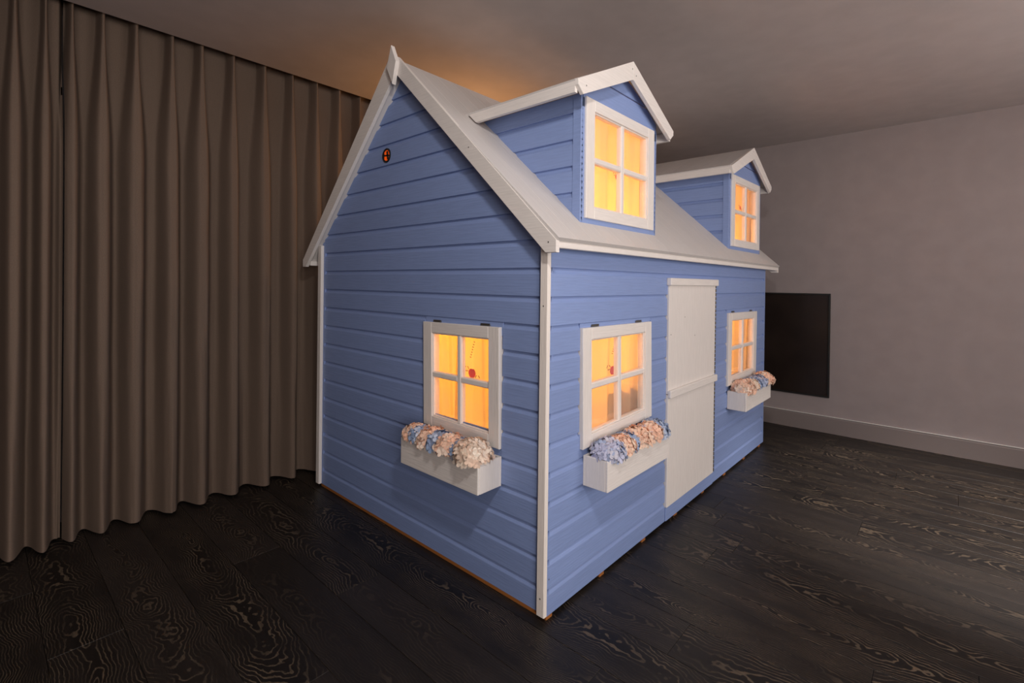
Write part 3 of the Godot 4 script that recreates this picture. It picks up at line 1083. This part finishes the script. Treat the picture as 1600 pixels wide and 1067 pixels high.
func vent() -> void:
	var v := group_part(house, "round_vent")
	var o := Vector3(0, 1.890, -1.092)
	var ax := Vector3(-1, 0, 0)
	var mb := MB.new()
	mb.lathe(o, ax, [Vector2(0.026, -0.004), Vector2(0.037, -0.004), Vector2(0.0375, 0.003), Vector2(0.033, 0.006), Vector2(0.027, 0.003), Vector2(0.026, -0.004)], 28)
	part(v, "ring", mb, M.black)
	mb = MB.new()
	mb.lathe(o, ax, [Vector2(0.0, 0.0012), Vector2(0.027, 0.0008)], 24)  # solid glowing disc stands in for house light through a hole
	part(v, "glow_disc", mb, M.amber, "amber disc glowing in place of house light behind the round vent")
	mb = MB.new()
	mb.bar(o + Vector3(-0.003, 0.002, -0.026), o + Vector3(-0.003, -0.004, 0.026), Vector3(1, 0, 0), Vector3.UP, 0.004, 0.008, 0.001)
	mb.bar(o + Vector3(-0.003, 0.020, 0.008), o + Vector3(-0.003, -0.022, 0.016), Vector3(1, 0, 0), Vector3(0, 0, 1), 0.004, 0.014, 0.001)
	mb.bar(o + Vector3(-0.003, 0.014, -0.022), o + Vector3(-0.003, -0.016, -0.022), Vector3(1, 0, 0), Vector3(0, 0, 1), 0.004, 0.007, 0.001)
	part(v, "grille", mb, M.black)

# ---------------------------------------------------------------- cottage curtains behind the panes
func cottage_curtains() -> void:
	# s runs 0..1 across the sash seen from outside, t 0..1 from its foot to its head
	hang(W_GABLE, Vector3(-1, 0, 0), 0.056, "thin cream curtain with an embroidered apple behind the gable window",
		[[-0.14, 0.38, -0.14, 0.40, 0.03, 1.0, 3], [0.35, 0.96, 0.33, 0.96, 0.03, 1.0, 2]], [[0.588, 0.560, 0.023, true]], [0.61, 0.84, 0.70])
	hang(W_NEAR, Vector3(0, 0, 1), 0.056, "thin cream curtain with an embroidered apple behind the window left of the door",
		[[0.04, 0.68, 0.04, 0.585, 0.03, 1.0, 2], [0.66, 1.08, 0.645, 1.08, 0.03, 1.0, 3]], [[0.495, 0.565, 0.023, false]], [0.535, 0.84, 0.72])
	hang(W_FAR, Vector3(0, 0, 1), 0.056, "thin cream curtain behind the window right of the door",
		[[0.04, 0.74, 0.04, 0.72, 0.03, 1.0, 3], [0.72, 0.95, 0.72, 0.93, 0.03, 1.0, 2]], [], [])
	hang(W_D1, Vector3(0, 0, 1), 0.056, "thin cream curtain behind the larger nearer dormer window",
		[[0.02, 0.62, 0.02, 0.58, 0.03, 1.0, 2], [0.57, 0.965, 0.54, 0.935, 0.03, 1.0, 2]], [[0.52, 0.45, 0.016, false]], [])
	hang(W_D2, Vector3(0, 0, 1), 0.056, "thin cream curtain behind the smaller farther dormer window",
		[[0.02, 0.68, 0.02, 0.68, 0.03, 1.0, 2], [0.70, 0.93, 0.70, 0.86, 0.03, 1.0, 2]], [[0.47, 0.60, 0.016, true]], [])

func hang(C: Array, n: Vector3, depth: float, label: String, sheets: Array, apples: Array, dots: Array) -> void:
	var foot: Vector3 = (C[3] + C[2]) / 2.0 - n * depth
	var t := thing("window_curtain", label, "curtain", "", foot)
	var wid: float = ((C[1] - C[0]).length() + (C[2] - C[3]).length()) / 2.0
	var at := func(s: float, tt: float, d: float) -> Vector3:
		return C[3].lerp(C[2], s).lerp(C[0].lerp(C[1], s), tt) + n * (d - depth) - foot
	for sh in sheets:
		var g := []
		var ph := rng.randf() * TAU
		for r in 17:
			var tt := lerpf(sh[5], sh[4], r / 16.0)
			var row := []
			for q in 41:
				var s := q / 40.0
				var x := lerpf(lerpf(sh[0], sh[1], s), lerpf(sh[2], sh[3], s), 1.0 - tt)
				var d := 0.011 * sin(TAU * sh[6] * s + ph + 0.7 * sin(tt * 2.0)) + 0.003 * sin(TAU * sh[6] * 2.3 * s + 1.0 + tt)
				row.append(at.call(x, tt, d))
			g.append(row)
		var mb := MB.new()
		mb.sheet(g, n)
		part(t, "cloth", mb, M.fabric)
	for a in apples:
		apple(t, at, n, wid, a[0], a[1], a[2], a[3])
	if dots.size():
		var mb := MB.new()
		for k in 7:
			var p: Vector3 = at.call(dots[0] - 0.008 * k, lerpf(dots[1], dots[2], k / 6.0), 0.014)
			mb.tube([p + Vector3(0, 0.002, 0), p + at.call(0.012, 0, 0) - at.call(0.0, 0, 0)], 0.0019, 5)
		part(t, "stitching", mb, M.thread)

func apple(t: Node3D, at: Callable, n: Vector3, wid: float, s: float, tt: float, r: float, flip: bool) -> void:
	var o: Vector3 = at.call(s, tt, 0.015)
	var sx: Vector3 = (at.call(s + 0.1, tt, 0.015) - o).normalized()
	var sy := Vector3.UP
	var mb := MB.new()
	var ring := []
	for i in 24:
		var a := TAU * i / 24.0
		var rr := r * (1.0 - 0.16 * exp(-pow(wrapf(a - PI / 2, -PI, PI) / 0.35, 2.0)) - 0.07 * exp(-pow(wrapf(a + PI / 2, -PI, PI) / 0.3, 2.0)))
		ring.append(o + sx * rr * cos(a) + sy * rr * 0.92 * sin(a))
	for i in 24:
		mb.tri(o + n * 0.003, ring[i], ring[(i + 1) % 24], n)
	part(t, "apple_motif", mb, M.apple, "red embroidered apple on the curtain")
	mb = MB.new()
	var f := -1.0 if not flip else 1.0
	for e in [[-1.5, 0.7, 0.9], [1.5, -0.7, 0.9]]:
		var c: Vector3 = o + sx * r * e[0] * f * (1.0 if flip else -1.0) * (1.0 if flip else 1.0) + sy * r * e[1]
		for k in 9:
			var a0 := TAU * k / 9.0
			if k % 3 == 2: continue
			var p0: Vector3 = c + sx * r * 0.55 * cos(a0) + sy * r * 0.45 * sin(a0)
			var p1: Vector3 = c + sx * r * 0.55 * cos(a0 + 0.5) + sy * r * 0.45 * sin(a0 + 0.5)
			mb.tube([p0, p1], r * 0.075, 5)
	part(t, "leaf_stitching", mb, M.thread)

# ---------------------------------------------------------------- window boxes and flowers
func window_boxes() -> void:
	# along: direction left to right seen from outside; out: away from the wall; o: left foot at the wall
	flower_box(Vector3(-0.0008, 0.432, -0.747), Vector3(0, 0, 1), Vector3(-1, 0, 0), 0.506, 0.128, 0.118,
		"white wooden window box under the gable window, holding hydrangeas", "gable window box",
		[[0.055, 0.060, "peach"], [0.10, 0.050, "blue"], [0.165, 0.066, "peach"], [0.235, 0.058, "blue"], [0.225, 0.045, "lilac"], [0.305, 0.062, "peach"], [0.365, 0.058, "blue"], [0.440, 0.076, "cream"]])
	flower_box(Vector3(0.2195, 0.435, 0.0008), Vector3(1, 0, 0), Vector3(0, 0, 1), 0.536, 0.116, 0.121,
		"white wooden window box left of the door, holding hydrangeas", "window box left of the door",
		[[0.070, 0.068, "lilac"], [0.150, 0.060, "peach"], [0.215, 0.058, "blue"], [0.285, 0.064, "peach"], [0.345, 0.055, "lilac"], [0.400, 0.060, "peach"], [0.470, 0.064, "blue"]])
	flower_box(Vector3(1.868, 0.431, 0.0008), Vector3(1, 0, 0), Vector3(0, 0, 1), 0.558, 0.120, 0.120,
		"white wooden window box right of the door, holding hydrangeas", "window box right of the door",
		[[0.085, 0.078, "peach"], [0.185, 0.058, "cream"], [0.265, 0.064, "blue"], [0.345, 0.058, "lilac"], [0.420, 0.060, "blue"], [0.495, 0.072, "peach"]])

func flower_box(o: Vector3, along: Vector3, out: Vector3, wid: float, dep: float, hei: float, label: String, place: String, heads: Array) -> void:
	var t := thing("window_box", label, "window box", "white window boxes", o + along * wid / 2.0)
	var L := func(a: float, y: float, d: float) -> Vector3: return along * (a - wid / 2.0) + Vector3(0, y, 0) + out * d
	var th := 0.011
	var mb := MB.new()
	mb.box(L.call(0, 0, dep - th), L.call(wid, hei, dep), 0.002)
	part(t, "front_board", mb, M.white)
	mb = MB.new()
	mb.box(L.call(0, 0, 0), L.call(wid, hei, 0.009), 0.001)
	part(t, "back_board", mb, M.white)
	for a in [[0.0, th], [wid - th, wid]]:
		mb = MB.new()
		mb.box(L.call(a[0], 0.0, 0.0092), L.call(a[1], hei, dep - th - 0.0003), 0.0015)
		part(t, "end_board", mb, M.white_up)
	mb = MB.new()
	mb.box(L.call(th, 0.0, 0.0092), L.call(wid - th, 0.010, dep - th - 0.0002), 0.001)
	part(t, "bottom_board", mb, M.white)
	mb = MB.new()
	mb.box(L.call(th + 0.001, 0.011, 0.010), L.call(wid - th - 0.001, hei - 0.018, dep - th - 0.001), 0.004)
	part(t, "foam", mb, M.foam)
	var names := ["first", "second", "third", "fourth", "fifth", "sixth", "seventh", "eighth"]
	for k in heads.size():
		var h: Array = heads[k]
		var p: Vector3 = o + along * h[0] + Vector3(0, hei + 0.012 + 0.006 * (k % 2), 0) + out * (dep * (0.62 if k % 2 == 0 else 0.72))
		var nice: String = {"peach": "pale peach", "blue": "dusty blue", "lilac": "bluish lilac", "cream": "creamy peach"}[h[2]]
		hydrangea(p, h[1], h[2], out, "%s hydrangea head, %s from the left in the %s" % [nice, names[k], place], "hydrangea heads in the " + place, hei)

func hydrangea(at: Vector3, r: float, kind: String, out: Vector3, label: String, grp: String, hei: float) -> void:
	var t := thing("hydrangea", label, "flower", grp, at)
	var sets := {
		"peach": [Color(0.95, 0.66, 0.50), Color(0.95, 0.76, 0.63), Color(0.93, 0.58, 0.43)],
		"cream": [Color(0.95, 0.78, 0.64), Color(0.95, 0.82, 0.70), Color(0.93, 0.70, 0.55)],
		"blue": [Color(0.38, 0.47, 0.68), Color(0.52, 0.60, 0.76), Color(0.30, 0.40, 0.60)],
		"lilac": [Color(0.60, 0.62, 0.80), Color(0.72, 0.72, 0.84), Color(0.46, 0.54, 0.74)]}
	var tones: Array = sets[kind]
	var mb := MB.new()
	mb.tinted = true
	var count := int(100 * pow(r / 0.06, 1.6))
	var ga := PI * (3.0 - sqrt(5.0))
	for i in count:
		var f := (i + 0.5) / count
		var cy := 1.0 - 1.35 * f                      # from the crown down past the equator
		var a := ga * i
		var sy := sqrt(maxf(0.0, 1.0 - cy * cy))
		var d := Vector3(sy * cos(a), cy, sy * sin(a))
		var rr := r * rng.randf_range(0.84, 1.06)
		var p := d * rr
		p.y *= 0.72
		# keep clear of the wall behind
		if p.dot(out) < -0.052: continue
		var nn := (d + Vector3(rng.randf_range(-0.28, 0.28), rng.randf_range(-0.1, 0.3), rng.randf_range(-0.28, 0.28))).normalized()
		var s := nn.cross(Vector3(rng.randf_range(-1, 1), rng.randf_range(-1, 1), rng.randf_range(-1, 1))).normalized()
		var u := nn.cross(s).normalized()
		var base: Color = tones[rng.randi() % 3]
		var k := rng.randf_range(0.82, 1.05)
		mb.col = Color(minf(base.r * k, 0.95), minf(base.g * k, 0.95), minf(base.b * k, 0.95))
		var L := rng.randf_range(0.016, 0.021)
		for q in 4:
			var ang := TAU * q / 4.0 + rng.randf_range(-0.15, 0.15)
			var e := s * cos(ang) + u * sin(ang)
			var w := s * -sin(ang) + u * cos(ang)
			var lift := rng.randf_range(0.0, 0.4)
			var out2 := []
			for g in [[0.32, -0.34, 0.06], [0.70, -0.46, 0.4], [0.97, -0.24, 0.8], [1.04, 0.0, 1.0], [0.97, 0.24, 0.8], [0.70, 0.46, 0.4], [0.32, 0.34, 0.06]]:
				out2.append(p + e * L * g[0] + w * L * g[1] + nn * L * lift * g[2] + nn * L * 0.12 * absf(g[1]))
			for g in 6:
				mb.tri(p, out2[g], out2[g + 1], nn)
	var fl := part(t, "florets", mb, M.petal)
	fl.set_meta("kind", "stuff")
	var st := MB.new()
	st.tube([Vector3(0, r * 0.1, 0), Vector3(0, -0.02, 0), Vector3(0, -0.036, 0)], 0.0035, 6)
	var core := []
	for i in 7:
		var a := PI * i / 6.0
		core.append(Vector2(r * 0.62 * sin(a), -r * 0.42 * cos(a)))
	st.lathe(Vector3(0, 0, 0), Vector3.UP, core, 12)
	part(t, "stem", st, M.stem)
